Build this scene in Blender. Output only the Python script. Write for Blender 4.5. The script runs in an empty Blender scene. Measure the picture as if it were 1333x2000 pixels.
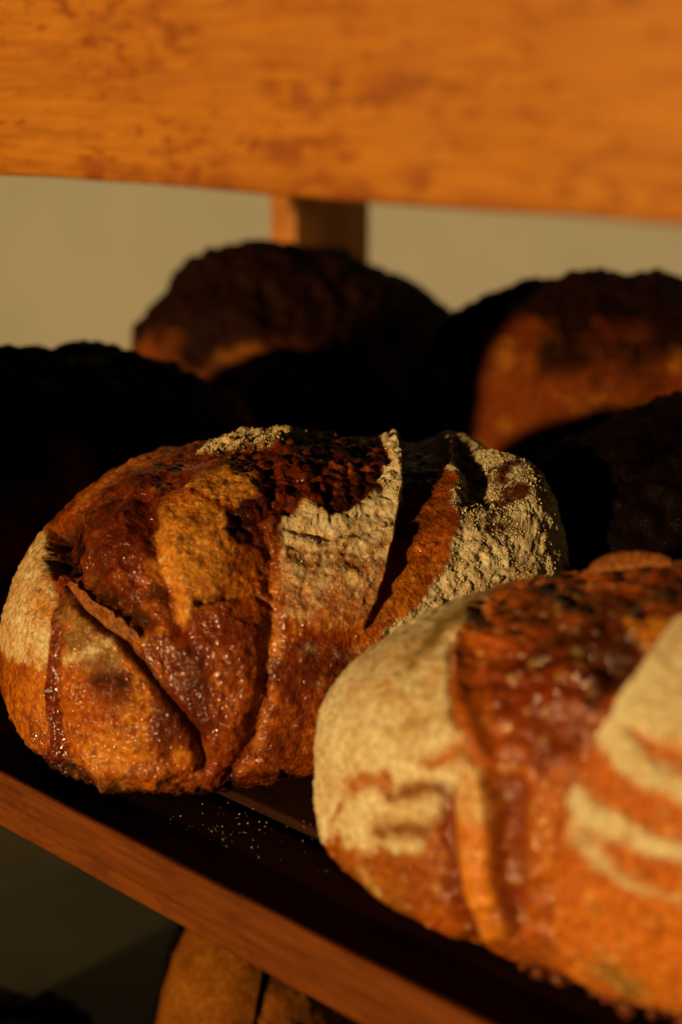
import bpy, math, random
import numpy as np
from mathutils import Vector, Matrix
from mathutils.bvhtree import BVHTree

# ------------------------------------------------------------------ camera, light, exposure
S = bpy.context.scene
COL = S.collection
HC = 0.29                               # camera height above the middle shelf (z = 0)
PITCH = math.radians(17.02)
F_PX = 2778.0
cam_d = bpy.data.cameras.new('camera'); cam = bpy.data.objects.new('camera', cam_d); COL.objects.link(cam)
cam.location = (0, 0, HC); cam.rotation_euler = (math.pi / 2 - PITCH, 0, 0)
cam_d.sensor_fit = 'VERTICAL'; cam_d.sensor_height = 36; cam_d.lens = 50
cam_d.clip_start = 0.01; cam_d.clip_end = 50
cam_d.dof.use_dof = True; cam_d.dof.focus_distance = 0.62; cam_d.dof.aperture_fstop = 4.2
S.camera = cam

SUN_AZ = math.radians(42.5)               # degrees to the left of straight behind the camera
SUN_EL = math.radians(7.5)
sun_dir = Vector((-math.sin(SUN_AZ) * math.cos(SUN_EL), -math.cos(SUN_AZ) * math.cos(SUN_EL), math.sin(SUN_EL)))
sd = bpy.data.lights.new('sun', 'SUN'); so = bpy.data.objects.new('sun', sd); COL.objects.link(so)
so.rotation_euler = sun_dir.to_track_quat('Z', 'Y').to_euler()
sd.energy = 4.6; sd.angle = math.radians(1.8); sd.color = (1.0, 0.66, 0.25)

W = bpy.data.worlds.new('World'); S.world = W; W.use_nodes = True
W.node_tree.nodes['Background'].inputs[0].default_value = (1.0, 0.62, 0.28, 1)
W.node_tree.nodes['Background'].inputs[1].default_value = 0.008

S.view_settings.view_transform = 'Standard'; S.view_settings.look = 'None'
S.view_settings.exposure = 0; S.view_settings.gamma = 1; S.view_settings.use_curve_mapping = False

# ------------------------------------------------------------------ frame of the rack
U = np.array((-0.7513, 0.66, 0.0))      # along the rails, away to the left
N = np.array((0.66, 0.7513, 0.0))       # into the rack
P0 = np.array((0.0, 0.4277, 0.0))       # on the front plane, straight ahead
def rk(t, d, z):                        # rack coordinates -> world
    return Vector(P0 + t * U + d * N + np.array((0, 0, z)))

def ray_dir(px, py):                    # pixel of the 1333 x 2000 photograph -> direction
    x, y = px - 666.5, 1000 - py
    c, s = math.cos(PITCH), math.sin(PITCH)
    return Vector((x, F_PX * c + y * s, -F_PX * s + y * c)).normalized()

def tag(o, label=None, cat=None, group=None, kind=None):
    if label: o['label'] = label
    if cat: o['category'] = cat
    if group: o['group'] = group
    if kind: o['kind'] = kind
    return o

# ------------------------------------------------------------------ numpy noise
_TAB = np.random.default_rng(77).random((64, 64, 64)).astype(np.float32).ravel()
def _hash(ix, iy, iz, seed):
    return _TAB[(((ix + seed * 7) & 63) << 12) | (((iy + seed * 13) & 63) << 6) | ((iz + seed * 29) & 63)]
def vnoise(P, freq, seed=0):
    Q = (P * freq).astype(np.float32); I = np.floor(Q); f = Q - I; f = f * f * (3 - 2 * f)
    I = I.astype(np.int32)
    X = [((I[:, 0] + d + seed * 7) & 63) << 12 for d in (0, 1)]; Y = [((I[:, 1] + d + seed * 13) & 63) << 6 for d in (0, 1)]; Z = [(I[:, 2] + d + seed * 29) & 63 for d in (0, 1)]
    def row(x, y):
        a = _TAB[x | y | Z[0]]; return a + (_TAB[x | y | Z[1]] - a) * f[:, 2]
    def pl(x):
        a = row(x, Y[0]); return a + (row(x, Y[1]) - a) * f[:, 1]
    a = pl(X[0])
    return (a + (pl(X[1]) - a) * f[:, 0]) * 2 - 1
def fbm(P, freq, oct=4, seed=0, gain=0.5):
    r = 0; a = 1; t = 0
    for k in range(oct):
        r = r + a * vnoise(P + 0.137 * k, freq * 2.03 ** k, seed + 17 * k); t += a; a *= gain
    return r / t
def worley(P, freq, seed=0):            # distance to nearest point, in cells, and a random value of that cell
    Q = (P * freq).astype(np.float32); I = np.floor(Q); f = Q - I; I = I.astype(np.int32)
    best = np.full(len(P), 9.0); val = np.zeros(len(P))
    for dx in (-1, 0, 1):
        for dy in (-1, 0, 1):
            for dz in (-1, 0, 1):
                a, b, c = I[:, 0] + dx, I[:, 1] + dy, I[:, 2] + dz
                d = (dx + _hash(a, b, c, seed) - f[:, 0]) ** 2 + (dy + _hash(a, b, c, seed + 1) - f[:, 1]) ** 2 + (dz + _hash(a, b, c, seed + 2) - f[:, 2]) ** 2
                m = d < best
                best = np.where(m, d, best); val = np.where(m, _hash(a, b, c, seed + 3), val)
    return np.sqrt(best), val
def sstep(a, b, x):
    t = np.clip((x - a) / (b - a), 0, 1); return t * t * (3 - 2 * t)

# ------------------------------------------------------------------ materials
def newmat(name):
    m = bpy.data.materials.new(name); m.use_nodes = True
    nt = m.node_tree; b = nt.nodes['Principled BSDF']
    return m, nt, b
def nd(nt, typ, **kw):
    n = nt.nodes.new(typ)
    for k, v in kw.items():
        if k.startswith('i_'): n.inputs[int(k[2:]) if k[2:].isdigit() else k[2:].replace('_', ' ')].default_value = v
        else: setattr(n, k, v)
    return n
def math_n(nt, op, a, b=None, clamp=False):
    n = nt.nodes.new('ShaderNodeMath'); n.operation = op; n.use_clamp = clamp
    for i, v in enumerate((a, b)):
        if v is None: continue
        if isinstance(v, (int, float)): n.inputs[i].default_value = v
        else: nt.links.new(v, n.inputs[i])
    return n.outputs[0]
def mixc(nt, fac, a, b, blend='MIX'):
    n = nt.nodes.new('ShaderNodeMix'); n.data_type = 'RGBA'; n.blend_type = blend
    for i, v in ((0, fac), (6, a), (7, b)):
        if isinstance(v, (int, float)): n.inputs[i].default_value = v
        elif isinstance(v, tuple): n.inputs[i].default_value = v if len(v) == 4 else (*v, 1)
        else: nt.links.new(v, n.inputs[i])
    return n.outputs[2]
def ramp(nt, src, stops):
    n = nt.nodes.new('ShaderNodeValToRGB'); nt.links.new(src, n.inputs[0])
    e = n.color_ramp.elements
    while len(e) < len(stops): e.new(0.5)
    for k, (p, c) in enumerate(stops):
        e[k].position = p; e[k].color = (*c, 1) if len(c) == 3 else c
    return n.outputs[0]
def noise_n(nt, vec, scale, detail=3, rough=0.5, dist=0):
    n = nd(nt, 'ShaderNodeTexNoise'); nt.links.new(vec, n.inputs['Vector'])
    n.inputs['Scale'].default_value = scale; n.inputs['Detail'].default_value = detail
    n.inputs['Roughness'].default_value = rough; n.inputs['Distortion'].default_value = dist
    return n.outputs['Fac']

def crust_material():
    m, nt, b = newmat('bread_crust'); L = nt.links
    tc = nd(nt, 'ShaderNodeTexCoord').outputs['Object']
    tint = nd(nt, 'ShaderNodeAttribute', attribute_name='tint').outputs['Color']
    fl = nd(nt, 'ShaderNodeAttribute', attribute_name='flour').outputs['Fac']
    gl = nd(nt, 'ShaderNodeAttribute', attribute_name='gloss').outputs['Fac']
    n1 = noise_n(nt, tc, 420, 5, 0.65)
    n2 = noise_n(nt, tc, 1500, 3, 0.6)
    n3 = noise_n(nt, tc, 130, 4, 0.6)
    var = ramp(nt, n1, [(0.3, (0.42, 0.28, 0.25)), (0.48, (0.9, 0.85, 0.8)), (0.7, (1.5, 1.9, 2.2))])
    c = mixc(nt, 0.85, tint, var, 'MULTIPLY')
    # granular flour
    g = math_n(nt, 'ADD', math_n(nt, 'MULTIPLY', n2, 0.9), math_n(nt, 'MULTIPLY', n3, 0.6))
    g = math_n(nt, 'SUBTRACT', g, 0.75)
    fm = math_n(nt, 'ADD', math_n(nt, 'MULTIPLY', fl, 1.3), math_n(nt, 'MULTIPLY', g, 3.6))
    fm = math_n(nt, 'SUBTRACT', fm, 0.15, True)
    gate = math_n(nt, 'MULTIPLY', fl, 6.0, True)
    fm = math_n(nt, 'MULTIPLY', fm, gate, True)
    fcol = ramp(nt, n1, [(0.3, (0.38, 0.28, 0.14)), (0.6, (0.72, 0.64, 0.45))])
    c = mixc(nt, fm, c, fcol)
    L.new(c, b.inputs['Base Color'])
    r = math_n(nt, 'SUBTRACT', 0.72, math_n(nt, 'MULTIPLY', gl, 0.42))
    r = math_n(nt, 'ADD', r, math_n(nt, 'MULTIPLY', fm, 0.35), True)
    L.new(r, b.inputs['Roughness'])
    sp = math_n(nt, 'MULTIPLY', math_n(nt, 'SUBTRACT', 1.0, fm), math_n(nt, 'ADD', math_n(nt, 'MULTIPLY', gl, 0.08), 0.03))
    L.new(sp, b.inputs['Specular IOR Level'])
    cw = math_n(nt, 'MULTIPLY', math_n(nt, 'SUBTRACT', 1.0, fm), math_n(nt, 'MULTIPLY', math_n(nt, 'MULTIPLY', gl, gl), 0.8)); L.new(cw, b.inputs['Coat Weight']); b.inputs['Coat Roughness'].default_value = 0.13
    h = math_n(nt, 'ADD', math_n(nt, 'MULTIPLY', n1, 0.6), math_n(nt, 'MULTIPLY', n2, math_n(nt, 'ADD', math_n(nt, 'MULTIPLY', gl, 0.22), math_n(nt, 'ADD', 0.12, math_n(nt, 'MULTIPLY', fm, 0.35)))))
    vo = nd(nt, 'ShaderNodeTexVoronoi'); L.new(tc, vo.inputs['Vector']); vo.inputs['Scale'].default_value = 620
    vb = math_n(nt, 'MULTIPLY', math_n(nt, 'SUBTRACT', 0.6, vo.outputs['Distance']), math_n(nt, 'MULTIPLY', math_n(nt, 'SUBTRACT', 1.0, fm), 0.45))
    rd = math_n(nt, 'ABSOLUTE', math_n(nt, 'SUBTRACT', noise_n(nt, tc, 240, 4, 0.7, 0.6), 0.5))
    rd = math_n(nt, 'MULTIPLY', rd, math_n(nt, 'MULTIPLY', math_n(nt, 'SUBTRACT', 1.0, fm), 2.2))
    h = math_n(nt, 'ADD', h, math_n(nt, 'ADD', vb, rd))
    bp = nd(nt, 'ShaderNodeBump'); bp.inputs['Strength'].default_value = 1.0; bp.inputs['Distance'].default_value = 0.00075
    L.new(h, bp.inputs['Height']); L.new(bp.outputs[0], b.inputs['Normal'])
    # the thin glaze smooths over the fine grain: its own, rounder relief
    n4 = noise_n(nt, tc, 430, 2, 0.5)
    hc = math_n(nt, 'ADD', math_n(nt, 'MULTIPLY', n4, 1.0), math_n(nt, 'MULTIPLY', vo.outputs['Distance'], -0.35))
    b2 = nd(nt, 'ShaderNodeBump'); b2.inputs['Strength'].default_value = 1.0; b2.inputs['Distance'].default_value = 0.0011
    L.new(hc, b2.inputs['Height']); L.new(b2.outputs[0], b.inputs['Coat Normal'])
    return m
CRUST = crust_material()

def wood_material(name, light, dark, spots=0.5, spot_col=(0.16, 0.03, 0.004), rough=0.5, spec=0.3):
    m, nt, b = newmat(name); L = nt.links
    tc = nd(nt, 'ShaderNodeTexCoord').outputs['Object']
    mp = nd(nt, 'ShaderNodeMapping'); mp.inputs['Scale'].default_value = (0.06, 1, 1); L.new(tc, mp.inputs['Vector'])
    g = noise_n(nt, mp.outputs[0], 420, 6, 0.75, 0.4)
    mp3 = nd(nt, 'ShaderNodeMapping'); mp3.inputs['Scale'].default_value = (0.05, 1, 1); L.new(tc, mp3.inputs['Vector'])
    g2 = noise_n(nt, mp3.outputs[0], 38, 4, 0.6, 1.2)
    gg = math_n(nt, 'ADD', math_n(nt, 'MULTIPLY', g, 0.6), math_n(nt, 'MULTIPLY', g2, 0.4))
    c = ramp(nt, gg, [(0.40, dark), (0.57, light)])
    mp2 = nd(nt, 'ShaderNodeMapping'); mp2.inputs['Scale'].default_value = (0.45, 1, 1); L.new(tc, mp2.inputs['Vector'])
    s = noise_n(nt, mp2.outputs[0], 75, 5, 0.68, 0.3)
    s2 = noise_n(nt, tc, 22, 3, 0.5)
    ss = math_n(nt, 'ADD', s, math_n(nt, 'MULTIPLY', math_n(nt, 'SUBTRACT', s2, 0.5), 0.5))
    sm = math_n(nt, 'MULTIPLY', math_n(nt, 'SUBTRACT', ss, 0.545), 8.0, True)
    c = mixc(nt, math_n(nt, 'MULTIPLY', sm, spots), c, spot_col)
    mp4 = nd(nt, 'ShaderNodeMapping'); mp4.inputs['Scale'].default_value = (0.35, 1, 1); L.new(tc, mp4.inputs['Vector'])
    s4 = noise_n(nt, mp4.outputs[0], 330, 3, 0.6, 0.3); s5 = noise_n(nt, tc, 30, 3, 0.6)
    sm4 = math_n(nt, 'MULTIPLY', math_n(nt, 'SUBTRACT', math_n(nt, 'ADD', s4, math_n(nt, 'MULTIPLY', math_n(nt, 'SUBTRACT', s5, 0.5), 0.6)), 0.585), 12.0, True)
    c = mixc(nt, math_n(nt, 'MULTIPLY', sm4, spots), c, spot_col)
    L.new(c, b.inputs['Base Color'])
    b.inputs['Roughness'].default_value = rough; b.inputs['Specular IOR Level'].default_value = spec
    bp = nd(nt, 'ShaderNodeBump'); bp.inputs['Strength'].default_value = 0.6; bp.inputs['Distance'].default_value = 0.0004
    L.new(g, bp.inputs['Height']); L.new(bp.outputs[0], b.inputs['Normal'])
    return m
WOOD_LIT = wood_material('oiled_pine', (0.42, 0.155, 0.010), (0.27, 0.076, 0.005), 0.8, (0.19, 0.040, 0.003))
WOOD_RAIL = wood_material('worn_oak', (0.145, 0.035, 0.003), (0.08, 0.017, 0.0015), 0.35, (0.05, 0.01, 0.002), 0.65, 0.12)
WOOD_DARK = wood_material('dark_stained_slats', (0.030, 0.008, 0.002), (0.012, 0.0035, 0.0012), 0.3, (0.008, 0.0025, 0.001), 0.7, 0.08)

def plain(name, col, rough=0.8, nscale=6, var=0.15):
    m, nt, b = newmat(name)
    tc = nd(nt, 'ShaderNodeTexCoord').outputs['Object']
    n = noise_n(nt, tc, nscale, 4, 0.6)
    lo_, hi = tuple(c * (1 - var) for c in col), tuple(min(1, c * (1 + var)) for c in col)
    nt.links.new(ramp(nt, n, [(0.3, lo_), (0.7, hi)]), b.inputs['Base Color'])
    b.inputs['Roughness'].default_value = rough; b.inputs['Specular IOR Level'].default_value = 0.2
    return m
WALL_M = plain('grey_plaster', (0.235, 0.23, 0.225), 0.9, 3, 0.05)
FLOOR_M = plain('grey_stone', (0.07, 0.062, 0.045), 0.8)
TRAY_M = plain('olive_grey_paint', (0.05, 0.048, 0.032), 0.55, 9, 0.25)

# ------------------------------------------------------------------ mesh helpers
def mesh_from(name, V, F, mat, smooth=True):
    me = bpy.data.meshes.new(name)
    V = np.asarray(V, dtype=np.float32); F = np.asarray(F, dtype=np.int32)
    me.vertices.add(len(V)); me.vertices.foreach_set('co', V.ravel())
    k = F.shape[1]
    me.loops.add(F.size); me.loops.foreach_set('vertex_index', F.ravel())
    me.polygons.add(len(F)); me.polygons.foreach_set('loop_start', np.arange(0, F.size, k, dtype=np.int32))
    me.polygons.foreach_set('loop_total', np.full(len(F), k, dtype=np.int32))
    me.update(calc_edges=True); me.validate()
    if mat: me.materials.append(mat)
    if smooth: me.polygons.foreach_set('use_smooth', np.ones(len(me.polygons), dtype=bool))
    return me
def link(name, me, parent=None):
    o = bpy.data.objects.new(name, me); COL.objects.link(o)
    if parent: o.parent = parent
    return o

def board(name, t0, t1, d0, d1, z0, z1, mat, parent, bev=0.002, wob=0.0006, seed=0, seg=160):
    """A plank along the rails: a rounded profile swept along t with slightly uneven edges. Local x runs along the plank."""
    prof = []
    hw, hh = (d1 - d0) / 2, (z1 - z0) / 2
    for cx, cz, a0 in ((hw - bev, hh - bev, 0), (-hw + bev, hh - bev, 90), (-hw + bev, -hh + bev, 180), (hw - bev, -hh + bev, 270)):
        for k in range(5):
            a = math.radians(a0 + 22.5 * k); prof.append((cx + bev * math.cos(a), cz + bev * math.sin(a)))
    prof = np.array(prof); m = len(prof); n = seg + 1
    xs = np.linspace(-(t1 - t0) / 2, (t1 - t0) / 2, n)
    X = np.repeat(xs, m); Y = np.tile(prof[:, 0], n); Z = np.tile(prof[:, 1], n)
    P = np.stack([X, Y, Z], 1)
    w = np.stack([np.zeros(len(P)), fbm(P * np.array((0.4, 1, 1)), 45, 3, seed), fbm(P * np.array((0.4, 1, 1)), 45, 3, seed + 5)], 1)
    V = P + w * wob
    F = []
    for i in range(n - 1):
        for j in range(m):
            a = i * m + j; b = i * m + (j + 1) % m; F.append((a, b, b + m, a + m))
    me = bpy.data.meshes.new(name)
    me.from_pydata([tuple(v) for v in V], [], F + [tuple(range(m))[::-1], tuple(range((n - 1) * m, n * m))])
    me.materials.append(mat); me.polygons.foreach_set('use_smooth', np.ones(len(me.polygons), dtype=bool))
    o = link(name, me, parent)
    # local x -> U, local y -> N, local z -> up
    o.matrix_world = Matrix.Translation(rk((t0 + t1) / 2, (d0 + d1) / 2, (z0 + z1) / 2)) @ Matrix(((U[0], N[0], 0, 0), (U[1], N[1], 0, 0), (0, 0, 1, 0), (0, 0, 0, 1)))
    for pl in me.polygons[-2:]: pl.use_smooth = False
    return o
def upright(name, t0, t1, d0, d1, z0, z1, mat, parent, seed=0):
    """A vertical plank: same sweep, local x runs upwards."""
    o = board(name, 0, z1 - z0, 0, d1 - d0, 0, t1 - t0, mat, parent, 0.0015, 0.0004, seed, 60)
    o.matrix_world = Matrix.Translation(rk((t0 + t1) / 2, (d0 + d1) / 2, (z0 + z1) / 2)) @ Matrix(((0, N[0], -U[0], 0), (0, N[1], -U[1], 0), (1, 0, 0, 0), (0, 0, 0, 1)))
    return o

# ------------------------------------------------------------------ setting
def sheet(name, pts, mat, kind):
    me = bpy.data.meshes.new(name); me.from_pydata([tuple(p) for p in pts], [], [(0, 1, 2, 3)]); me.materials.append(mat)
    return tag(link(name, me), kind=kind)
FZ = -1.05
sheet('floor', [rk(-5, -5, FZ), rk(5, -5, FZ), rk(5, 5, FZ), rk(-5, 5, FZ)], FLOOR_M, 'structure')
def slab(name, t0, t1, d0, d1, z0, z1, mat):
    c = [rk(t, d, z) for z in (z0, z1) for t, d in ((t0, d0), (t1, d0), (t1, d1), (t0, d1))]
    me = bpy.data.meshes.new(name)
    me.from_pydata([tuple(p) for p in c], [], [(0, 1, 2, 3), (7, 6, 5, 4), (0, 4, 5, 1), (1, 5, 6, 2), (2, 6, 7, 3), (3, 7, 4, 0)])
    me.materials.append(mat); return link(name, me)
wall = slab('wall', -4, 4, 1.50, 1.62, FZ, 1.6, WALL_M)
tag(wall, 'plain khaki plaster wall standing out of focus behind the bread rack', 'wall')

# ------------------------------------------------------------------ the rack
rack = bpy.data.objects.new('bread_rack', None); COL.objects.link(rack)
tag(rack, 'wooden bread rack with an orange front rail above and dark slatted shelf below', 'rack')
T0, T1 = -1.0, 0.60
o = board('front_rail', T0, T1, 0.0, 0.028, 0.255, 0.44, WOOD_LIT, rack, 0.002, 0.0014, 3, 1600)
tag(o, 'broad orange sunlit rail with dark reddish stains')
o = board('front_rail', T0, T1, 0.0, 0.0035, -0.0265, 0.0, WOOD_RAIL, rack, 0.0012, 0.0007, 11, 900)
tag(o, 'narrow reddish brown rail along the shelf edge')
edges = [(0.0037, 0.050), (0.056, 0.155), (0.161, 0.26), (0.266, 0.365), (0.371, 0.47), (0.476, 0.575), (0.581, 0.68)]
for k, (a, b_) in enumerate(edges):
    board('shelf_slat', T0, T1, a, b_, -0.022, -0.0035 if k == 0 else -0.0006, WOOD_DARK, rack, 0.0015, 0.0004, 20 + k)
board('upper_shelf', T0, T1, 0.0285, 0.68, 0.30, 0.322, WOOD_DARK, rack, 0.0015, 0.0004, 31)
o = board('lower_shelf', T0, T1, 0.0, 0.68, -0.372, -0.35, TRAY_M, rack, 0.0015, 0.0004, 32)
# back post seen between the shelves, an added unseen sun blocker, a front end upright outside the picture
upright('post', 0.580, 0.611, 0.60, 0.70, FZ, 0.9, wood_material('post_pine', (0.42, 0.16, 0.025), (0.26, 0.08, 0.012), 0.3), rack, 41)
upright('post', 0.272, 0.405, -0.032, -0.003, FZ, 0.9, WOOD_RAIL, rack, 42)  # added board out of view, keeps the sun off the left and rear loaves
upright('post', -0.95, -0.90, -0.032, -0.003, FZ, 0.9, WOOD_RAIL, rack, 43)

# ------------------------------------------------------------------ loaves
COLS = dict(crust=(0.36, 0.078, 0.004), gold=(0.50, 0.165, 0.012), mahog=(0.15, 0.017, 0.0012), char=(0.015, 0.0032, 0.0008),
            pale=(0.52, 0.32, 0.11), brown=(0.19, 0.052, 0.006), olive=(0.20, 0.12, 0.025))
COLS = {k: np.array(v) for k, v in COLS.items()}

def cube_sphere(n):
    g = np.tan(np.linspace(-1, 1, n + 1) * math.pi / 4)
    A, B = np.meshgrid(g, g, indexing='ij'); A = A.ravel(); B = B.ravel(); O = np.ones_like(A)
    Vs, Fs = [], []
    idx = np.arange((n + 1) ** 2).reshape(n + 1, n + 1)
    q = np.stack([idx[:-1, :-1], idx[1:, :-1], idx[1:, 1:], idx[:-1, 1:]], -1).reshape(-1, 4)
    for k, (x, y, z, flip) in enumerate(((O, A, B, 0), (-O, A, B, 1), (A, O, B, 1), (A, -O, B, 0), (A, B, O, 0), (A, B, -O, 1))):
        Vs.append(np.stack([x, y, z], 1)); Fs.append((q[:, ::-1] if flip else q) + k * len(A))
    V = np.concatenate(Vs); F = np.concatenate(Fs)
    V /= np.linalg.norm(V, axis=1)[:, None]
    key = np.round(V * 1e6).astype(np.int64)
    _, first, inv = np.unique(key, axis=0, return_index=True, return_inverse=True)
    return V[first], inv.ravel()[F]

class Loaf:
    def __init__(s, name, x, y, z, yaw, a, b, h, zc=0.36, nexp=2.5, wprof=None, hprof=None, n=150, seed=0, roll=0.0, square=0.0):
        s.name, s.seed = name, seed
        s.M = Matrix.Translation((x, y, z)) @ Matrix.Rotation(yaw, 4, 'Z') @ Matrix.Rotation(roll, 4, 'X')
        s.Mi = s.M.inverted()
        s.par = (a, b, h, zc, nexp, wprof, hprof); s.square = square
        V, s.F = cube_sphere(n)
        s.V = s.shape(V)
        me = mesh_from(name, s.V, s.F, CRUST)
        s.me = me
        nr = np.empty(len(s.V) * 3, dtype=np.float32); me.vertex_normals.foreach_get('vector', nr); s.Nn = nr.reshape(-1, 3).astype(float)
        Vl, Fl = cube_sphere(40)
        Vl = s.shape(Vl)
        s.bvh = BVHTree.FromPolygons([Vector(v) for v in Vl], [tuple(int(i) for i in f) for f in Fl])
        # chart: straight projection along a fixed direction of the loaf itself
        w = (s.Mi @ Vector((0, 0, HC)) - Vector((0, 0, h * 0.5))).normalized()
        e1 = Vector((0, 0, 1)).cross(w).normalized(); e2 = w.cross(e1)
        s.w, s.e1, s.e2 = (np.array(v) for v in (w, e1, e2)); s.wv = w
        s.Q = np.stack([s.V @ s.e1, s.V @ s.e2], 1)
        s.face = s.Nn @ s.w
        s.front = sstep(-0.12, 0.10, s.face)
        s.px = (s.M.translation - Vector((0, 0, HC))).length / F_PX      # metres per photo pixel
        s.Zl = np.zeros(len(s.V)); s.D = np.zeros(len(s.V)); s.C = np.tile(COLS['crust'], (len(s.V), 1)); s.flour = np.zeros(len(s.V)); s.gloss = np.full(len(s.V), 0.45)
        nz = s.V + 0.9 * seed
        s.nz = nz
        s.wl = np.stack([fbm(nz, 120, 4, seed + 50), fbm(nz, 120, 4, seed + 60)], 1)
    def shape(s, V):
        a, b, h, zc, n, wp, hp = s.par
        lo = V[:, 2] < 0
        nl = n + 1.0 * sstep(0, 0.75, -V[:, 2]) + s.square * sstep(0.1, 0.85, V[:, 0])
        r = (np.abs(V[:, 0]) ** nl + np.abs(V[:, 1]) ** nl + np.abs(V[:, 2]) ** nl) ** (-1 / nl)
        P = V * r[:, None]
        x = P[:, 0] * a
        t = P[:, 0]
        wf = np.interp(t, *wp) if wp else 1
        hf = np.interp(t, *hp) if hp else 1
        y = P[:, 1] * b * wf
        z = np.where(lo, P[:, 2] * zc * h, P[:, 2] * (1 - zc) * h * hf) + zc * h
        return np.stack([x, y, z], 1)
    def at(s, px, py):
        o = s.Mi @ Vector((0, 0, HC)); d = (s.Mi.to_3x3() @ ray_dir(px, py)).normalized()
        hit = s.bvh.ray_cast(o, d)
        if hit[0] is None:
            c = Vector((0, 0, s.par[2] * 0.5)); k = (c - o).dot(s.wv) / d.dot(s.wv); p = o + d * k
        else: p = hit[0]
        p = np.array(p)
        return p @ s.e1, p @ s.e2
    def pts(s, L): return np.array([s.at(*p) for p in L])
    def poly(s, L, soft=6, warp=10, pts=False):
        """soft-edged region of the crust; soft and warp in photo pixels"""
        A = s.pts(L); Q = s.Q + s.wl * warp * s.px
        sel = np.where(s.face > -0.12)[0]; q = Q[sel]
        B = np.roll(A, -1, 0); dmin = np.full(len(q), 9.0); ins = np.zeros(len(q), bool)
        for p0, p1 in zip(A, B):
            e = p1 - p0; t = np.clip(((q - p0) @ e) / max(e @ e, 1e-12), 0, 1)
            dmin = np.minimum(dmin, np.hypot(*(q - p0 - t[:, None] * e).T))
            c = (p0[1] > q[:, 1]) != (p1[1] > q[:, 1])
            with np.errstate(divide='ignore', invalid='ignore'):
                xi = p0[0] + (q[:, 1] - p0[1]) / (p1[1] - p0[1]) * e[0]
            ins ^= c & (q[:, 0] < xi)
        sdv = np.where(ins, dmin, -dmin)
        out = np.zeros(len(s.V)); k = soft * s.px
        out[sel] = sstep(-k, k, sdv)
        return out * s.front
    def line(s, L, warp=5):
        """distance (photo pixels) to a polyline, signed side, and position 0..1 along it"""
        A = s.pts(L); Q = s.Q + s.wl * warp * s.px
        dm = np.full(len(Q), 9.0); sg = np.zeros(len(Q)); tt = np.zeros(len(Q))
        for k in range(len(A) - 1):
            e = A[k + 1] - A[k]; r = Q - A[k]; t = np.clip((r @ e) / (e @ e), 0, 1)
            v = r - t[:, None] * e; d = np.hypot(v[:, 0], v[:, 1]); m = d < dm
            dm = np.where(m, d, dm); sg = np.where(m, np.sign(e[0] * v[:, 1] - e[1] * v[:, 0]), sg); tt = np.where(m, (k + t) / (len(A) - 1), tt)
        return dm / s.px, sg, tt
    def stroke(s, L, wid, warp=5, p=2):
        d, _, t = s.line(L, warp)
        wv = np.interp(t, np.linspace(0, 1, len(wid)), wid) if isinstance(wid, (list, tuple)) else wid
        return np.exp(-(d / np.maximum(wv, 0.5)) ** p) * s.front
    def paint(s, m, col, k=1.0, flour=None, gloss=None):
        c = COLS[col] if isinstance(col, str) else np.array(col)
        m = np.clip(m * k, 0, 1)
        if col == 'char' and gloss is None: gloss = 0.12
        s.C = s.C * (1 - m[:, None]) + c * m[:, None]
        if flour is not None: s.flour = s.flour * (1 - m) + flour * m
        if gloss is not None: s.gloss = s.gloss * (1 - m) + gloss * m
    def finish(s, label, cat='bread', group='round sourdough loaves on the rack', floor=True):
        V = s.V + s.Nn * s.D[:, None]; V[:, 2] += s.Zl
        if floor: V[:, 2] = np.maximum(V[:, 2], 0.0006 + 0.0004 * s.wl[:, 0])
        s.V2 = V
        s.me.vertices.foreach_set('co', V.astype(np.float32).ravel())
        a = s.me.attributes.new('tint', 'FLOAT_COLOR', 'POINT')
        a.data.foreach_set('color', np.concatenate([np.clip(s.C, 0, 1), np.ones((len(V), 1))], 1).astype(np.float32).ravel())
        for nm, arr in (('flour', s.flour), ('gloss', s.gloss)):
            a = s.me.attributes.new(nm, 'FLOAT', 'POINT'); a.data.foreach_set('value', np.clip(arr, 0, 1).astype(np.float32))
        s.me.update()
        o = link(s.name, s.me); o.matrix_world = s.M
        s.obj = o
        return tag(o, label, cat, group)
    def crumbs(s, name, weight, count, r0, r1, mat, seed=1):
        """clumps of flour or sugar stuck on the crust, one part"""
        rng = np.random.default_rng(seed); p = weight / weight.sum()
        idx = rng.choice(len(s.V), count, p=p)
        t = (1 + 5 ** 0.5) / 2
        I = np.array([(-1, t, 0), (1, t, 0), (-1, -t, 0), (1, -t, 0), (0, -1, t), (0, 1, t), (0, -1, -t), (0, 1, -t), (t, 0, -1), (t, 0, 1), (-t, 0, -1), (-t, 0, 1)]) / 1.9
        IF = np.array([(0, 11, 5), (0, 5, 1), (0, 1, 7), (0, 7, 10), (0, 10, 11), (1, 5, 9), (5, 11, 4), (11, 10, 2), (10, 7, 6), (7, 1, 8), (3, 9, 4), (3, 4, 2), (3, 2, 6), (3, 6, 8), (3, 8, 9), (4, 9, 5), (2, 4, 11), (6, 2, 10), (8, 6, 7), (9, 8, 1)])
        Vs = []; Fs = []
        for k, i in enumerate(idx):
            r = r0 + (r1 - r0) * rng.random() ** 2.5
            Vs.append(s.V2[i] + s.Nn[i] * r * 0.3 + I * r * rng.uniform(0.6, 1.3, (12, 1)) * rng.uniform(0.7, 1.2, 3)); Fs.append(IF + 12 * k)
        me = mesh_from(name, np.concatenate(Vs), np.concatenate(Fs), mat, True)
        o = link(name, me, s.obj); o['kind'] = 'stuff'
        return o
FLOUR_M = plain('flour_grain', (0.62, 0.50, 0.29), 0.95, 600, 0.3)
CHARC_M = plain('burnt_crumb', (0.10, 0.022, 0.006), 0.35, 400, 0.5)

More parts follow.
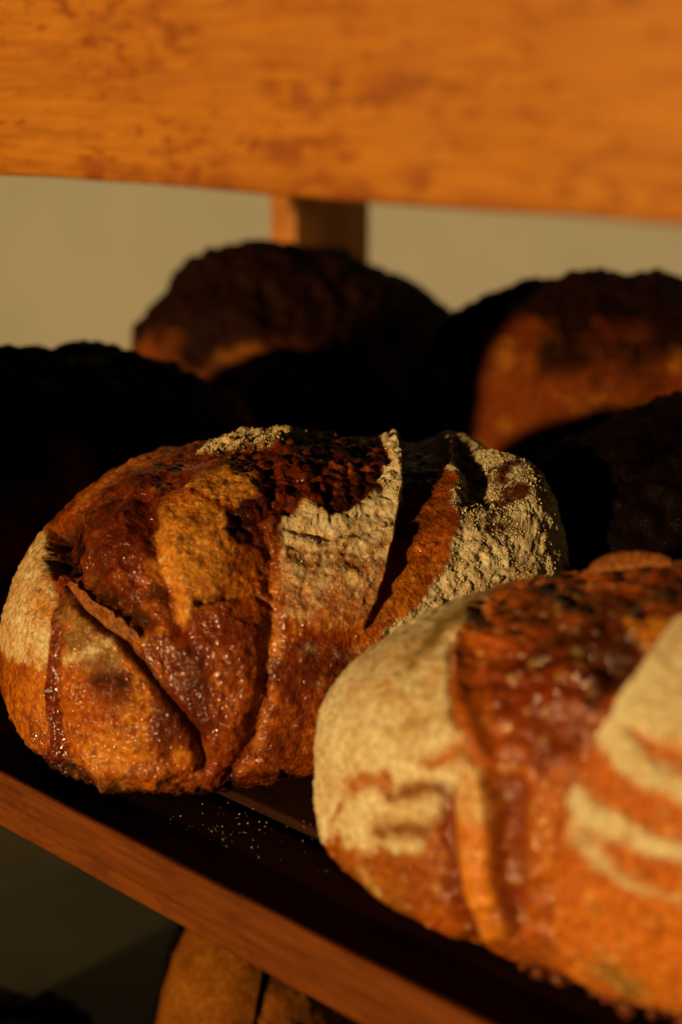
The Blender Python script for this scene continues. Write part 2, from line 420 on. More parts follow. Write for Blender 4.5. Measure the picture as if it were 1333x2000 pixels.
def common(L, blister=0.0007, macro=0.002):
    """irregular rise, blisters and fine skin shared by all loaves"""
    s = L.seed
    L.D += macro * fbm(L.nz, 22, 3, s + 1)
    L.D += 0.0008 * fbm(L.nz, 95, 4, s + 2)
    w, v = worley(L.nz, 210, s + 3)
    bl = sstep(0.55, 0.1, w) * (v > 0.45)
    L.D += blister * bl
    L.bl = bl; L.blv = v
    L.gloss[:] = 0.7
    r_ = fbm(L.nz, 150, 4, s + 7); L.D += 0.0009 * (0.35 - np.abs(r_)) 
    n = fbm(L.nz, 60, 4, s + 4)
    L.paint(sstep(0.0, 0.5, n), 'brown', 0.6)
    L.paint(sstep(0.05, 0.5, fbm(L.nz, 45, 4, s + 5)), 'gold', 0.5)
    L.paint(sstep(0.15, 0.5, fbm(L.nz, 30, 4, s + 6)) , 'mahog', 0.5, gloss=0.8)
def blister_tint(L, m, k=0.5):
    L.paint(L.bl * (L.blv > 0.7) * m, 'pale', k)

# ============ the loaf in focus
A = Loaf('bread_loaf', -0.034, 0.630, 0.0, math.radians(17), 0.125, 0.097, 0.126, 0.20, 2.45,
         wprof=([-1, -0.6, 0, 0.6, 1], [1.0, 1.05, 1.04, 1.0, 0.95]), hprof=([-1, -0.5, 0, 0.4, 0.8, 1], [0.9, 1.0, 1.03, 1.0, 1.03, 1.06]), n=400, seed=3, square=0.9)
common(A, 0.0006, 0.0016)
# macro forms
A.D += 0.004 * A.poly([(300, 1000), (380, 975), (450, 1010), (465, 1090), (430, 1180), (350, 1220), (300, 1120)], 30, 10)
A.D += 0.003 * A.poly([(360, 960), (430, 905), (500, 930), (515, 985), (440, 1010)], 22, 8)
A.D -= 0.004 * A.stroke([(290, 990), (310, 1080), (345, 1180), (355, 1230)], 16)
A.D += 0.004 * A.poly([(165, 1060), (230, 975), (300, 930), (300, 1000), (290, 1090), (240, 1130)], 35, 12)
A.D += 0.0035 * A.poly([(360, 1250), (440, 1200), (505, 1240), (510, 1340), (470, 1440), (410, 1450), (350, 1340)], 35, 12)
A.D -= 0.003 * A.stroke([(525, 1080), (535, 1200), (520, 1330), (500, 1440), (450, 1520)], 16)
# left flour end, scored line and running drip
m = A.poly([(98, 1010), (50, 1070), (5, 1150), (-5, 1240), (15, 1290), (90, 1300), (104, 1200), (97, 1130), (85, 1070)], 9, 16)
A.paint(m, 'gold', 0.5, gloss=0.0); A.paint(m, 'pale', 0.5, flour=0.0); A.flour = np.maximum(A.flour, m * np.clip(0.42 + 0.5 * fbm(A.nz, 55, 4, 21), 0.1, 0.8))
A.paint(A.stroke([(75, 1175), (95, 1200)], 22), 'gold', 0.8, flour=0.1)
m = A.poly([(90, 1300), (15, 1310), (20, 1400), (60, 1480), (100, 1500), (95, 1400)], 9, 16)
A.paint(m, 'gold', 0.35, gloss=0.3)
A.D -= 0.004 * A.stroke([(108, 1040), (112, 1110), (120, 1160)], 26)
d_, sg, tt = A.line([(112, 1090), (119, 1150), (113, 1230), (104, 1310), (101, 1390), (108, 1450), (125, 1510)], 9)
A.D -= 0.0022 * np.exp(-(d_ / 26) ** 2) * A.front
A.D += 0.0034 * np.exp(-(d_ / 12) ** 3) * A.front * (1 + 0.4 * fbm(A.nz, 260, 2, 9))
A.paint(np.exp(-(d_ / 17) ** 4) * A.front, 'mahog', 1.0, flour=0, gloss=1.0)
# panel right of the drip
m = A.poly([(130, 1170), (190, 1215), (265, 1270), (330, 1350), (385, 1440), (380, 1500), (300, 1520), (180, 1510), (125, 1440), (120, 1300)], 8, 10)
A.D += 0.0022 * m
A.paint(m, 'crust', 0.6, gloss=0.5)
A.paint(A.poly([(130, 1170), (180, 1215), (250, 1270), (230, 1300), (130, 1280)], 18, 26), 'olive', 0.7, flour=0.08)
A.paint(A.stroke([(135, 1290), (180, 1275), (220, 1255)], 8, 8), 'pale', 0.6, flour=0.4)
A.paint(A.poly([(270, 1320), (320, 1360), (380, 1450), (370, 1480), (280, 1490), (180, 1500), (150, 1440), (250, 1420)], 22, 25), 'gold', 0.85, gloss=0.6)
A.paint(A.stroke([(215, 1325), (245, 1350)], 34, 26), 'char', 0.75)
A.paint(A.stroke([(205, 1320), (250, 1330)], 14, 16), 'char', 0.8)
# mahogany zones
m = A.poly([(165, 1030), (200, 965), (300, 910), (420, 890), (380, 960), (320, 990), (300, 1060), (290, 1110), (335, 1180), (345, 1235), (290, 1240), (200, 1140), (150, 1100)], 14, 22)
A.paint(m, 'mahog', 0.92, gloss=1.0); A.D += 0.0010 * m * fbm(A.nz, 160, 3, 31)
A.paint(A.poly([(270, 1130), (310, 1120), (345, 1190), (350, 1240), (300, 1230)], 12, 14), 'crust', 0.6)
A.paint(A.stroke([(250, 950), (330, 915), (400, 905)], 14, 14), 'crust', 0.7)
m = A.poly([(340, 1235), (440, 1185), (505, 1230), (520, 1330), (495, 1430), (440, 1520), (395, 1500), (390, 1420), (330, 1350), (275, 1275)], 14, 22)
A.paint(m, 'mahog', 0.75, gloss=1.0); A.D += 0.0009 * m * fbm(A.nz, 190, 3, 32)
A.paint(A.stroke([(430, 1340), (450, 1400), (430, 1450)], 30, 22), 'crust', 0.6)
A.paint(A.poly([(470, 1130), (545, 1080), (560, 1180), (530, 1280), (500, 1210)], 12, 16), 'crust', 0.5, gloss=0.8)
A.paint(A.stroke([(545, 1130), (535, 1200), (540, 1290)], 12, 16), 'gold', 0.7)
A.paint(A.poly([(400, 1500), (480, 1450), (620, 1430), (620, 1560), (400, 1570)], 16, 22), 'mahog', 0.45, gloss=0.9)
A.paint(A.poly([(430, 1540), (490, 1490), (560, 1490), (520, 1540)], 12, 14), 'crust', 0.8, gloss=0.6)
# gold tears
m = A.poly([(318, 1005), (380, 985), (440, 1012), (456, 1085), (440, 1140), (400, 1190), (352, 1218), (340, 1150), (302, 1100), (300, 1050)], 7, 12)
A.paint(m, 'gold', 1.0, gloss=0.35)
gb1 = m; A.paint(A.stroke([(420, 1030), (440, 1100), (410, 1160)], 18, 18), 'crust', 0.6)
m = A.poly([(365, 965), (430, 918), (490, 932), (508, 972), (462, 1002), (420, 985)], 6, 8)
A.paint(m, 'gold', 0.95, gloss=0.5)
gb2 = m; A.paint(A.stroke([(400, 955), (450, 965), (490, 980)], 9, 14), 'crust', 0.8)
m = A.stroke([(392, 1178), (415, 1172), (440, 1168)], [7, 9, 3], 3)
A.D -= 0.004 * m; A.paint(m, 'char', 1.0)
A.D -= 0.0016 * A.stroke([(440, 1168), (500, 1160), (540, 1190)], 5, 4)
# torn ear on the left: groove, cavity
m = A.poly([(150, 1095), (205, 1135), (262, 1190), (312, 1222), (275, 1245), (225, 1205), (165, 1155), (135, 1120)], 13, 14)
A.D -= 0.0042 * m; A.paint(m * np.clip(0.9 + fbm(A.nz, 130, 3, 64), 0, 1), 'char', 0.9, flour=0, gloss=0.3)
d_, sg, tt = A.line([(125, 1135), (170, 1195), (240, 1250), (275, 1290), (335, 1370), (385, 1430), (398, 1500)], 4)
wv = np.interp(tt, [0, 0.5, 1], [8, 7, 12])
A.D -= 0.0035 * np.exp(-(d_ / wv) ** 2) * A.front
A.D += 0.0022 * np.exp(-(d_ / 22)) * (sg < 0) * sstep(0, 4, d_) * A.front * (tt < 0.98)
A.paint(np.exp(-(d_ / 9) ** 2) * A.front * np.interp(tt, [0, 0.6, 1], [1, 0.9, 0.4]), 'char', 0.8, gloss=0.8)
m = A.poly([(100, 1030), (165, 1012), (168, 1070), (150, 1105), (104, 1118), (85, 1085)], 9, 8)
A.D -= 0.007 * m; A.paint(m, 'char', 1.0, flour=0, gloss=0.4)
# burnt, bubbled sugar on top
m = A.poly([(440, 870), (560, 850), (655, 868), (775, 868), (785, 950), (760, 965), (700, 990), (665, 1005), (640, 975), (590, 975), (560, 1010), (510, 1085), (440, 1055), (450, 1010), (510, 975), (480, 920)], 8, 22)
w, v = worley(A.nz, 150, 71)
A.D += m * (0.0022 * sstep(0.8, 0.1, w) + 0.0014 * fbm(A.nz, 240, 3, 72))
A.paint(m, 'mahog', 0.95, flour=0, gloss=1.0); A.paint(m * sstep(-0.3, 0.25, fbm(A.nz, 110, 3, 74)), 'char', 0.85, gloss=0.6)
A.paint(A.poly([(500, 1010), (545, 1010), (540, 1080), (500, 1085)], 12, 16), 'mahog', 0.7, gloss=1)
# cheese-like crumbs along the top
top1 = A.poly([(395, 885), (450, 850), (560, 815), (650, 825), (655, 862), (580, 858), (520, 872), (470, 880)], 6, 20)
A.D += top1 * (0.0025 + 0.002 * fbm(A.nz, 330, 3, 75)); A.paint(top1, 'pale', 0.8, flour=0.45, gloss=0.1)
top2 = A.poly([(735, 865), (772, 868), (785, 905), (782, 1000), (760, 975), (735, 950), (760, 920), (755, 890)], 5, 14)
# floured panel with cliff on the right
cl = [(778, 862), (783, 940), (779, 1000), (766, 1070), (744, 1145), (712, 1228)]
dc, sgc, tc_ = A.line(cl, 5)
pm = A.poly([(556, 1010), (600, 983), (650, 1012), (668, 1004), (705, 985), (765, 958)] + cl[2:] + [(640, 1232), (560, 1200), (543, 1100)], 5, 12)
fade = np.clip((A.Q[:, 1] - A.at(640, 1230)[1]) / (A.at(640, 1040)[1] - A.at(640, 1230)[1]), 0, 1)
pn = fbm(A.nz, 90, 4, 77)
A.paint(pm, 'gold', 0.6, gloss=0.0); A.paint(pm, 'pale', 0.35)
A.paint(pm * sstep(0.9, 0.2, fade + 0.4 * pn), 'crust', 0.65)
A.flour = A.flour * (1 - pm) + pm * np.clip(0.05 + 0.62 * fade + 0.4 * pn, 0.05, 0.85)
ridge = np.sin((A.Q[:, 1] - 0.12 * (A.Q[:, 0] - A.at(660, 1050)[0]) ** 1) / (9 * A.px) + 2.5 * A.wl[:, 0]) * sstep(0.1, 0.6, fade)
A.D += 0.0010 * pm * ridge + 0.0005 * pm * fbm(A.nz, 420, 2, 78)
for L_ in ([(560, 1030), (640, 1048), (700, 1046), (772, 1022)], [(556, 1062), (620, 1078), (700, 1082), (762, 1066)]):
    k_ = A.stroke(L_, 5, 8) * pm; A.D -= 0.0014 * k_; A.paint(k_, 'brown', 0.45); A.flour *= 1 - 0.5 * k_
band = pm * A.stroke([(560, 1085), (640, 1100), (740, 1110)], 12, 10)
A.paint(band, 'brown', 0.5); A.flour *= 1 - 0.7 * band
allp = A.poly([(440, 880), (650, 850), (775, 862)] + cl + [(640, 1232), (540, 1200), (430, 1050)], 2.2, 5)
A.D += 0.0034 * allp * np.exp(-dc / 90) * np.interp(tc_, [0, 0.5, 1], [1, 1, 0.35])
A.paint(top2, 'pale', 0.9, flour=0.8, gloss=0); A.D += 0.0015 * top2
# slash valley
vm = A.poly(cl + [(780, 1210), (840, 1140), (880, 1060), (886, 980), (872, 880), (830, 850), (780, 845)], 5, 5)
vx = 1 - np.clip(dc / np.interp(tc_, [0, 0.5, 1], [105, 105, 70]), 0, 1)
A.D -= 0.0048 * vm * vx ** 1.2 * np.interp(tc_, [0, 0.6, 1], [1.2, 1.0, 0.3])
A.paint(vm, 'crust', 0.8, flour=0, gloss=0.5); A.paint(vm * sstep(0.45, 0.0, tc_), 'mahog', 0.85)
A.paint(vm * sstep(-0.3, 0.4, fbm(A.nz * np.array((1, 1, 0.35)), 120, 4, 79)), 'brown', 0.7)
A.paint(vm * sstep(0.55, 0.9, tc_), 'gold', 0.5)
A.D += vm * 0.0006 * fbm(A.nz * np.array((0.4, 0.4, 1)), 300, 3, 80)
# right floured shoulder, heavy crumbly flour
rm = A.poly([(868, 880), (930, 895), (1000, 945), (1045, 935), (1095, 935), (1110, 1100), (1010, 1190), (900, 1260), (800, 1262), (745, 1240), (800, 1195), (850, 1135), (886, 1050), (884, 970)], 5, 16)
rn = fbm(A.nz, 150, 4, 81)
A.paint(rm, 'brown', 0.85, gloss=0.1)
dark = A.poly([(895, 915), (1000, 945), (1030, 990), (1000, 1050), (930, 1070), (895, 1000)], 24, 30)
A.paint(dark * rm, 'char', 0.8)
A.flour = A.flour * (1 - rm) + rm * np.clip(0.78 - 0.5 * dark + 0.75 * rn, 0, 1)
lumps, v = worley(A.nz, 330, 82)
A.D += rm * (0.0005 * sstep(0.7, 0.1, lumps) * (v > 0.4) + 0.0016 * fbm(A.nz, 260, 4, 83, 0.7))
A.D += 0.006 * A.stroke([(1005, 965), (1050, 935), (1085, 930), (1100, 990)], 18, 5)
A.D += 0.0015 * A.stroke([(873, 880), (884, 960), (886, 1040), (860, 1110)], 12, 6)
A.Zl += 0.021 * sstep(0.082, 0.116, A.V[:, 0]) * sstep(0.3, 1.0, A.V[:, 2] / 0.11 + 0.15 * fbm(A.nz, 40, 3, 66)) * sstep(0.09, 0.03, A.V[:, 1])
fx = np.clip((A.Q[:, 0] - A.at(850, 1050)[0]) / (A.at(1070, 1050)[0] - A.at(850, 1050)[0]), 0, 1)
A.D += 0.011 * fx ** 1.3 * A.poly([(840, 860), (1100, 900), (1130, 1300), (760, 1300)], 45, 10)
A.D -= 0.006 * A.poly([(900, 890), (1000, 925), (1040, 960), (990, 1010), (910, 980)], 26, 10)
# streaks of flour and blistered glaze lower down
for L_, w_ in (([(600, 1262), (640, 1272), (680, 1278)], 6), ([(700, 1280), (740, 1276), (790, 1262)], 10), ([(620, 1340), (650, 1345)], 9)):
    m = A.stroke(L_, w_ + 3, 20) * np.clip(0.7 + 1.2 * fbm(A.nz, 180, 3, 89), 0, 1); A.paint(m, 'pale', 0.45, flour=0.5, gloss=0)
A.paint(A.stroke([(580, 1262), (585, 1264)], 7, 3), 'char', 0.9)
low = A.poly([(500, 1230), (860, 1260), (760, 1560), (480, 1540)], 20, 20)
A.paint(low * sstep(0, 0.5, fbm(A.nz, 70, 3, 88)), 'gold', 0.25, gloss=0.8)
mg = (A.gloss > 0.85) * A.front; A.D += mg * 0.0016 * fbm(A.nz, 85, 3, 96)
A.paint(mg * sstep(0.05, 0.42, fbm(A.nz, 75, 4, 93)), 'char', 0.75)
A.paint(mg * sstep(0.10, 0.40, fbm(A.nz, 130, 4, 94)), 'crust', 0.6)
A.paint(sstep(0.2, 0.9, A.Nn[:, 2]) * sstep(-0.35, 0.25, fbm(A.nz, 55, 4, 95)) * (A.flour < 0.3), 'char', 0.6)
k_ = fbm(A.nz, 230, 3, 91); A.paint(sstep(0.05, 0.4, k_) * (1 - np.clip(A.flour * 2, 0, 1)), 'mahog', 0.55, gloss=0.9)
k_ = fbm(A.nz, 170, 3, 92); A.paint(sstep(0.12, 0.4, k_) * (A.C[:, 1] > 0.04), 'gold', 0.35)
st = fbm(A.nz * np.array((1, 1, 0.5)), 48, 5, 101, 0.6)
A.paint(sstep(0.08, 0.38, st) * (A.flour < 0.3), 'mahog', 0.85, gloss=0.95)
A.paint(sstep(0.24, 0.5, st) * (A.flour < 0.3), 'char', 0.5, gloss=0.4)
gb = np.clip(gb1 + gb2, 0, 1)
A.paint(gb * np.clip(0.6 + 1.3 * fbm(A.nz, 90, 4, 97), 0, 1), (0.54, 0.205, 0.028), 0.8, gloss=0.35)
A.D += 0.003 * sstep(0.35, 0.8, A.Nn[:, 2]) * fbm(A.nz, 65, 4, 98) * (A.V[:, 0] < 0.01)
blister_tint(A, sstep(0.3, 0.6, 1 - A.flour) * sstep(0.05, 0.2, A.C[:, 1]), 0.55)
# burnt base
zb = sstep(0.019, 0.009, A.V[:, 2] + 0.012 * A.wl[:, 0])
A.paint(zb, 'char', 0.95, flour=0, gloss=0.5); A.D += zb * 0.0045 * fbm(A.nz, 120, 4, 90, 0.65)
m = A.poly([(90, 1490), (130, 1490), (185, 1530), (190, 1570), (90, 1560)], 10, 14)
A.paint(m, 'char', 0.9, gloss=0.9); A.D += 0.002 * m
A.finish('sharply focused loaf in the middle with a floured panel beside a diagonal slash', group='sourdough loaves on the middle shelf')
A.crumbs('flour_clumps', (rm * (A.flour > 0.25) * (0.4 + dark) + 1.6 * top1 + 1.4 * top2 + 0.05 * pm * fade) * A.front + 1e-9, 9000, 0.00012, 0.00055, FLOUR_M, 5)

# torn lip of the ear, a real curl of crust standing off the loaf
def strip_part(L, name, path, wid, lift, mat, label=None, thick=0.0012, seed=0, segs=60, across=7, side=1):
    """ragged curl of crust along a path on the loaf; side = which way it leans"""
    pts = []
    for p in path:
        o = L.Mi @ Vector((0, 0, HC)); d = (L.Mi.to_3x3() @ ray_dir(*p)).normalized(); h = L.bvh.ray_cast(o, d)
        if h[0] is None:
            q = L.at(*p); h = L.bvh.find_nearest(Vector(q[0] * L.e1 + q[1] * L.e2) + L.wv * 0.03)
        pts.append((np.array(h[0]), np.array(h[1])))
    P_ = np.array([p for p, n in pts]); N_ = np.array([n for p, n in pts])
    t = np.linspace(0, 1, segs); kk = np.linspace(0, 1, len(P_))
    C = np.stack([np.interp(t, kk, P_[:, i]) for i in range(3)], 1); Nm = np.stack([np.interp(t, kk, N_[:, i]) for i in range(3)], 1)
    T = np.gradient(C, axis=0); T /= np.linalg.norm(T, axis=1)[:, None]
    B = np.cross(Nm, T) * side
    rng = np.random.default_rng(seed)
    rag = fbm(np.stack([t * 3, t * 0, t * 0 + seed], 1), 6, 3, seed)
    prof = np.sin(np.pi * np.clip(t * 0.96 + 0.02, 0, 1)) ** 0.5
    V = []
    for lay in (0, 1):
        for j in range(across):
            s_ = j / (across - 1)
            off = (s_ * wid * (1 + 0.25 * rag) * prof)[:, None]
            up = lift * np.sin(s_ * 1.7) * prof
            V.append(C + B * off + Nm * (up - 0.001 - lay * thick * (1 - 0.6 * s_) + 0.0004 * fbm(C + s_ * 0.01, 500, 2, seed + 3))[:, None])
    V = np.concatenate(V); F = []
    for lay in (0, 1):
        for j in range(across - 1):
            for i in range(segs - 1):
                a = lay * across * segs + j * segs + i; q = (a, a + 1, a + segs + 1, a + segs); F.append(q if lay == 0 else q[::-1])
    off2 = across * segs
    for j in (0, across - 1):
        for i in range(segs - 1):
            a = j * segs + i; F.append((a, a + off2, a + off2 + 1, a + 1))
    for i in (0, segs - 1):
        for j in range(across - 1):
            a = j * segs + i; F.append((a, a + segs, a + segs + off2, a + off2))
    me = mesh_from(name, V, F, mat); o = link(name, me, L.obj)
    if label: o['label'] = label
    return o
TORN_M = plain('torn_crust', (0.20, 0.06, 0.010), 0.7, 500, 0.7)
strip_part(A, 'crust_ear', [(128, 1140), (165, 1190), (205, 1225), (245, 1250), (272, 1262)], 0.0065, 0.0016, TORN_M, 'torn brown lip of crust along the slash', seed=4, side=1)

# ============ the blurred loaf in front
B = Loaf('bread_loaf', 0.127, 0.450, 0.0, math.radians(-27), 0.145, 0.080, 0.130, 0.33, 2.35,
         wprof=([-1, 0, 1], [1.0, 1.04, 1.0]), hprof=([-1, -0.5, 0.1, 1], [0.75, 0.88, 1.03, 1.0]), n=300, seed=8)
common(B, 0.0005, 0.0016)
m = B.poly([(540, 1560), (560, 1440), (630, 1310), (730, 1190), (840, 1110), (940, 1080), (905, 1240), (885, 1300), (885, 1370), (905, 1440), (945, 1520), (870, 1545), (860, 1610), (780, 1650), (700, 1650), (620, 1640)], 18, 34)
fn = fbm(B.nz, 45, 5, 12)
B.paint(m, 'pale', 0.7, gloss=0); B.flour = B.flour * (1 - m) + m * np.clip(0.62 + 0.6 * fn, 0.12, 0.95)
for L_, w_, c_ in (([(690, 1535), (730, 1530), (760, 1525)], 15, 'crust'), ([(765, 1548), (850, 1545)], 14, 'brown'), ([(840, 1490), (900, 1470)], 16, 'crust'), ([(740, 1625), (830, 1620)], 17, 'brown'), ([(650, 1600), (665, 1570)], 8, 'crust'), ([(860, 1225), (930, 1180)], 16, 'olive'), ([(800, 1290), (850, 1240)], 14, 'olive')):
    k_ = B.stroke(L_, w_, 14, 2.0); B.paint(k_, c_, 0.95); B.flour *= 1 - 0.85 * np.clip(k_ * 1.2, 0, 1)
B.paint(B.stroke([(770, 1655), (815, 1650)], 12, 10), 'pale', 0.8, flour=0.8)
B.paint(B.poly([(630, 1660), (850, 1660), (880, 1790), (760, 1780), (670, 1730)], 22, 26), 'brown', 0.55)
B.paint(B.stroke([(705, 1700), (740, 1745)], 9, 8), 'pale', 0.7)
B.paint(B.stroke([(640, 1715), (760, 1800), (830, 1840)], 14, 16), 'pale', 0.6, flour=0.35)
# ribs of the crust
strip = B.poly([(905, 1480), (945, 1500), (962, 1620), (970, 1720), (1000, 1830), (950, 1830), (905, 1730), (895, 1600)], 8, 8)
B.D += 0.003 * strip; B.paint(strip, (0.60, 0.19, 0.014), 0.85, gloss=0.8); B.paint(strip * B.poly([(890, 1480), (960, 1480), (970, 1600), (890, 1600)], 15, 10), 'pale', 0.55, flour=0.3)
k_ = B.stroke([(868, 1540), (872, 1640), (885, 1740), (925, 1840)], [14, 16, 18, 22], 6)
B.D -= 0.004 * k_; B.paint(k_, 'mahog', 0.9, gloss=1)
mh = B.poly([(920, 1180), (1000, 1130), (1150, 1095), (1400, 1080), (1400, 1180), (1310, 1260), (1210, 1400), (1130, 1500), (1095, 1570), (1090, 1700), (1080, 1840), (1005, 1840), (975, 1700), (965, 1560), (945, 1440), (930, 1380), (905, 1300)], 10, 18)
B.paint(mh, 'crust', 0.75, gloss=0.9)
mm = B.poly([(970, 1250), (1060, 1200), (1240, 1160), (1280, 1250), (1200, 1380), (1120, 1470), (1060, 1500), (960, 1430), (945, 1340)], 26, 40)
B.paint(mm, 'mahog', 0.9, gloss=1)
B.paint(mm * sstep(0.05, 0.45, fbm(B.nz, 75, 3, 15)), 'crust', 0.6); B.paint(mm * sstep(0.0, 0.35, fbm(B.nz, 50, 3, 19)), 'char', 0.7, gloss=1)
w, v = worley(B.nz, 95, 14)
B.D += mh * (0.0022 * sstep(0.8, 0.1, w) + 0.002 * fbm(B.nz, 60, 3, 16))
B.paint(B.poly([(960, 1180), (1050, 1130), (1400, 1090), (1400, 1200), (1150, 1180), (1000, 1220)], 20, 26), 'char', 0.7, gloss=1)
k_ = B.poly([(965, 1500), (1020, 1520), (1030, 1700), (1010, 1840), (975, 1780)], 14, 14); B.paint(k_, 'mahog', 0.75, gloss=1); B.D -= 0.0022 * k_
B.paint(B.stroke([(1060, 1600), (1060, 1700)], 22, 26), 'gold', 0.6)
B.D += 0.0035 * B.stroke([(905, 1240), (895, 1340), (915, 1420), (950, 1480)], 20, 6)
B.paint(B.stroke([(915, 1250), (908, 1340), (925, 1430), (940, 1480)], 18, 8), 'crust', 0.9, flour=0)
k_ = B.stroke([(885, 1250), (877, 1340), (893, 1420)], 7, 5); B.D -= 0.0025 * k_; B.paint(k_, 'brown', 0.9, flour=0)
k_ = B.poly([(1220, 1205), (1310, 1190), (1330, 1220), (1290, 1265), (1230, 1235)], 10, 10); B.paint(k_, 'gold', 0.9); B.D += 0.002 * k_
k_ = B.stroke([(1195, 1290), (1225, 1280)], 24, 10); B.D -= 0.005 * k_; B.paint(k_, 'char', 0.7)
# striped panel
ed = [(1330, 1240), (1240, 1345), (1165, 1460), (1115, 1560), (1098, 1700), (1085, 1850)]
pp = B.poly(ed + [(1250, 1960), (1500, 1990), (1500, 1200)], 7, 8)
de, _, te = B.line(ed, 4)
B.D -= 0.003 * mh * (1 - pp); B.D += 0.008 * pp * np.exp(-de / 120); B.D -= 0.003 * np.exp(-(de / 12) ** 2) * (1 - pp) * B.front
B.paint(np.exp(-(de / 10) ** 2) * B.front * (1 - pp), 'mahog', 0.8)
B.paint(pp, (0.47, 0.115, 0.012), 0.85, flour=0, gloss=0.3)
B.paint(pp * B.poly([(1100, 1720), (1500, 1780), (1500, 2020), (1100, 1900)], 50, 40), (0.52, 0.145, 0.013), 0.8)
ca = B.poly([(1330, 1225), (1240, 1340), (1170, 1455), (1235, 1512), (1333, 1572), (1440, 1610), (1560, 1500), (1560, 1200)], 12, 14) * pp
ca = ca * (1 - 0.95 * B.stroke([(1250, 1435), (1290, 1465), (1340, 1495), (1420, 1530)], [10, 20, 24, 26], 10))
cb = B.stroke([(1128, 1540), (1160, 1580), (1205, 1611), (1260, 1640), (1333, 1662), (1430, 1690)], [16, 22, 20, 17, 17, 17], 8, 3) * pp
cc = B.stroke([(1140, 1620), (1180, 1670), (1240, 1720), (1330, 1750)], [14, 12, 8, 6], 12) * pp * 0.6
for k_ in (ca, cb, cc):
    B.paint(k_, 'pale', 0.8, gloss=0); B.flour = B.flour * (1 - k_) + k_ * np.clip(0.75 + 0.4 * fn, 0, 1); B.D += 0.0012 * k_
B.paint(B.stroke([(1190, 1880), (1240, 1920)], 22, 14), 'olive', 0.8)
B.paint(B.stroke([(1080, 1780), (1090, 1860)], 12, 12), 'olive', 0.5)
B.D += 0.0045 * sstep(0.5, 0.9, B.Nn[:, 2]) * fbm(B.nz, 75, 5, 29, 0.6) * mh
B.paint(mh * sstep(0.0, 0.35, fbm(B.nz, 38, 4, 33)), (0.42, 0.075, 0.004), 0.55, gloss=0.95)
zb = sstep(0.010, 0.003, B.V[:, 2] + 0.003 * B.wl[:, 0]); B.paint(zb, 'mahog', 0.9, flour=0)
blister_tint(B, sstep(0.3, 0.6, 1 - B.flour), 0.4)
B.finish('blurred foreground loaf at the right with cream flour and orange stripes', group='sourdough loaves on the middle shelf')
strip_part(B, 'crust_ear', [(1150, 1105), (1190, 1092), (1250, 1088), (1310, 1092)], 0.005, 0.005, TORN_M, 'thin dark curl of crust on top', seed=9, side=1)
wt = ((B.V[:, 2] < 0.012) & (B.V[:, 2] > 0.002) & (B.V[:, 0] > -0.04)).astype(float) * sstep(0, 0.5, B.face) + 1e-9
B.crumbs('burnt_crumbs', wt, 70, 0.0006, 0.0045, CHARC_M, 6)

# ============ loaves behind and below
def plain_loaf(seed, x, y, z, yaw, a, b, h, label, group, top='char', body='brown', n=130, lumps=0.003, roll=0, flour=0.0, topz=0.62, bake_shade=1.0, hp=None):
    L = Loaf('bread_loaf', x, y, z, math.radians(yaw), a, b, h, 0.34, 2.3, wprof=([-1, 0, 1], [1, 1.05, 0.96]), hprof=hp, n=n, seed=seed, roll=roll)
    common(L, 0.0006, 0.003)
    L.paint(np.ones(len(L.V)), body, 0.55)
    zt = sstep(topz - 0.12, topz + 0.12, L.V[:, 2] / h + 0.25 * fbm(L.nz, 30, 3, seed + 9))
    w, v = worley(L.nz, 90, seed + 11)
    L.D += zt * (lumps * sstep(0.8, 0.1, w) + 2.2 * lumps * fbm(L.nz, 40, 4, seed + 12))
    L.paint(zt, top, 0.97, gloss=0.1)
    L.paint(sstep(-0.05, 0.35, fbm(L.nz, 32, 4, seed + 21)), 'char', 0.75)
    L.paint(sstep(0.1, 0.4, fbm(L.nz, 48, 4, seed + 22)) * (1 - zt), 'gold', 0.6)
    L.D += 0.003 * fbm(L.nz, 45, 4, seed + 23); L.gloss[:] = 0.12; zt = zt
    # one long slash with a raised lip
    s_ = L.V[:, 1] - 0.25 * b * np.sin(L.V[:, 0] / a * 2)
    L.D += (0.006 * np.exp(-np.clip(s_, 0, None) / 0.02) * (s_ > 0) - 0.006 * np.exp(-(s_ / 0.008) ** 2)) * (L.Nn[:, 2] > 0.2) * sstep(1.0, 0.6, np.abs(L.V[:, 0] / a))
    zb = sstep(0.012, 0.004, L.V[:, 2]); L.paint(zb, 'char', 0.8)
    if flour: L.flour = np.clip(flour * sstep(0, 0.4, fbm(L.nz, 35, 3, seed + 14)), 0, 1)
    L.C *= bake_shade  # darkens the crust colour, including shade painted into the dark loaves
    L.finish(label, group=group)
    return L
G = 'sourdough loaves on the middle shelf'
plain_loaf(21, -0.182, 0.800, 0, 30, 0.150, 0.090, 0.137, 'black shaded loaf at the left edge, directly behind the sharply focused loaf', G, body='mahog', bake_shade=0.6)
plain_loaf(22, -0.035, 1.120, 0, 20, 0.138, 0.100, 0.160, 'dim brown loaf standing right below the wooden post', G, body='brown', bake_shade=0.6, topz=0.6, hp=([-1, -0.5, -0.2, 0.2, 1], [0.8, 1.08, 1.06, 0.98, 0.85]))
plain_loaf(23, 0.198, 0.990, 0, -12, 0.150, 0.095, 0.156, 'reddish brown loaf with a black crumbly top, in the back row at the right', G, body='mahog', bake_shade=0.5, topz=0.76)
plain_loaf(24, 0.208, 0.722, 0, 30, 0.140, 0.085, 0.128, 'nearly black loaf between the foreground loaf and the reddish one', G, body='char', bake_shade=0.2, topz=0.1)  # nearly black because the shade it sits in is painted into its colour
G2 = 'loaves on the lower shelf'
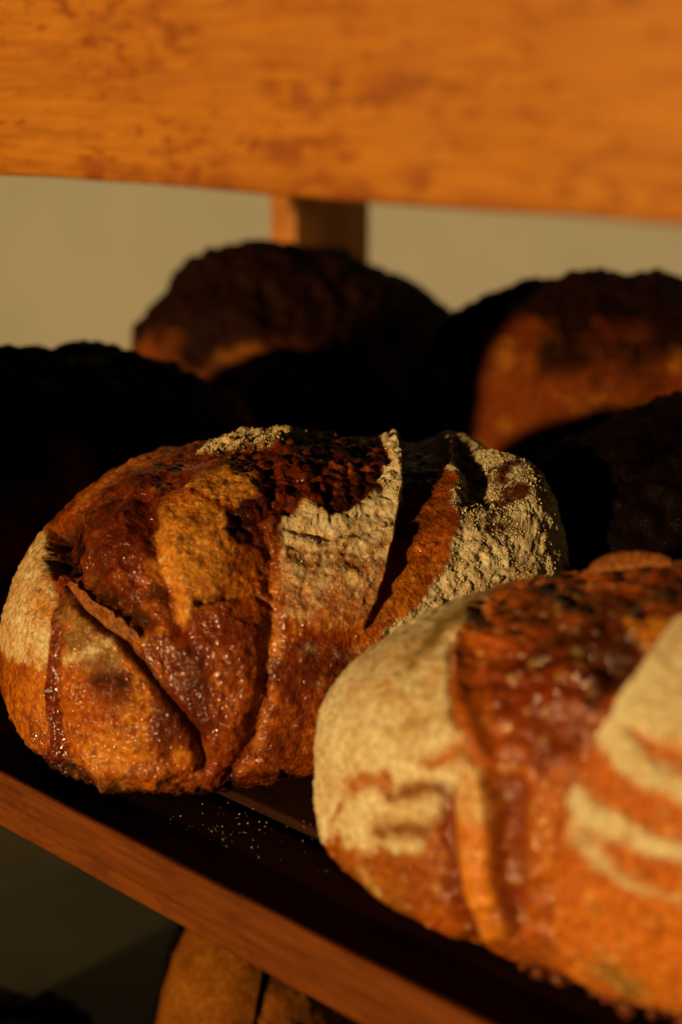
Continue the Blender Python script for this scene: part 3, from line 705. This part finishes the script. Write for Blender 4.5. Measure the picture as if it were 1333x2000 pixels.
plain_loaf(31, -0.038, 0.77, -0.35, 75, 0.125, 0.065, 0.185, 'blurred orange loaf half hidden below the narrow rail', G2, top='gold', body='gold', lumps=0.002, flour=0.0, bake_shade=0.45, topz=2.0)
plain_loaf(32, -0.245, 0.72, -0.35, 10, 0.11, 0.075, 0.10, 'black silhouette of a loaf in the bottom left corner', G2, body='mahog', bake_shade=0.5)
plain_loaf(33, 0.02, 0.57, -0.35, -20, 0.11, 0.075, 0.12, 'black silhouette of a loaf under the rail, right of the orange one', G2, body='char', bake_shade=0.5)  # black crust colour stands in for shade

# ------------------------------------------------------------------ flour specks on the shelf
rng = random.Random(5)
Vs, Fs = [], []
def speck(px, py, r):
    d = ray_dir(px, py); zs = -0.0034
    p = Vector((0, 0, HC)) + d * ((HC - zs) / -d.z)
    if (np.array(p) - P0) @ N > 0.051: zs = -0.0005; p = Vector((0, 0, HC)) + d * ((HC - zs) / -d.z)
    if (np.array(p) - P0) @ N < 0.006: return
    b0 = len(Vs)
    pts = [(0, 0, 1.3), (1, 0, 0.3), (0, 1, 0.3), (-1, 0, 0.3), (0, -1, 0.3), (0, 0, -0.6)]
    for q in pts: Vs.append((p.x + q[0] * r * rng.uniform(0.7, 1.2), p.y + q[1] * r * rng.uniform(0.7, 1.2), zs + 0.0001 + max(0, q[2] * r)))
    for f in ((0, 1, 2), (0, 2, 3), (0, 3, 4), (0, 4, 1), (5, 2, 1), (5, 3, 2), (5, 4, 3), (5, 1, 4)): Fs.append(tuple(b0 + i for i in f))
for k in range(60): speck(rng.gauss(430, 65), rng.gauss(1620, 22), rng.uniform(0.0001, 0.00036))
for k in range(34): speck(rng.uniform(270, 360), 1648 - (rng.random() - 0.5) * 14 - 0.05 * rng.uniform(0, 90), rng.uniform(0.0001, 0.0003))
for k in range(40): speck(rng.uniform(220, 640), rng.uniform(1590, 1770), rng.uniform(0.0001, 0.0003))
me = mesh_from('flour_specks', Vs, Fs, plain('white_flour', (0.75, 0.66, 0.5), 0.9, 100, 0.1), False)
tag(link('flour_specks', me), 'white flour specks scattered on the dark shelf in front of the focused loaf', 'flour', kind='stuff')
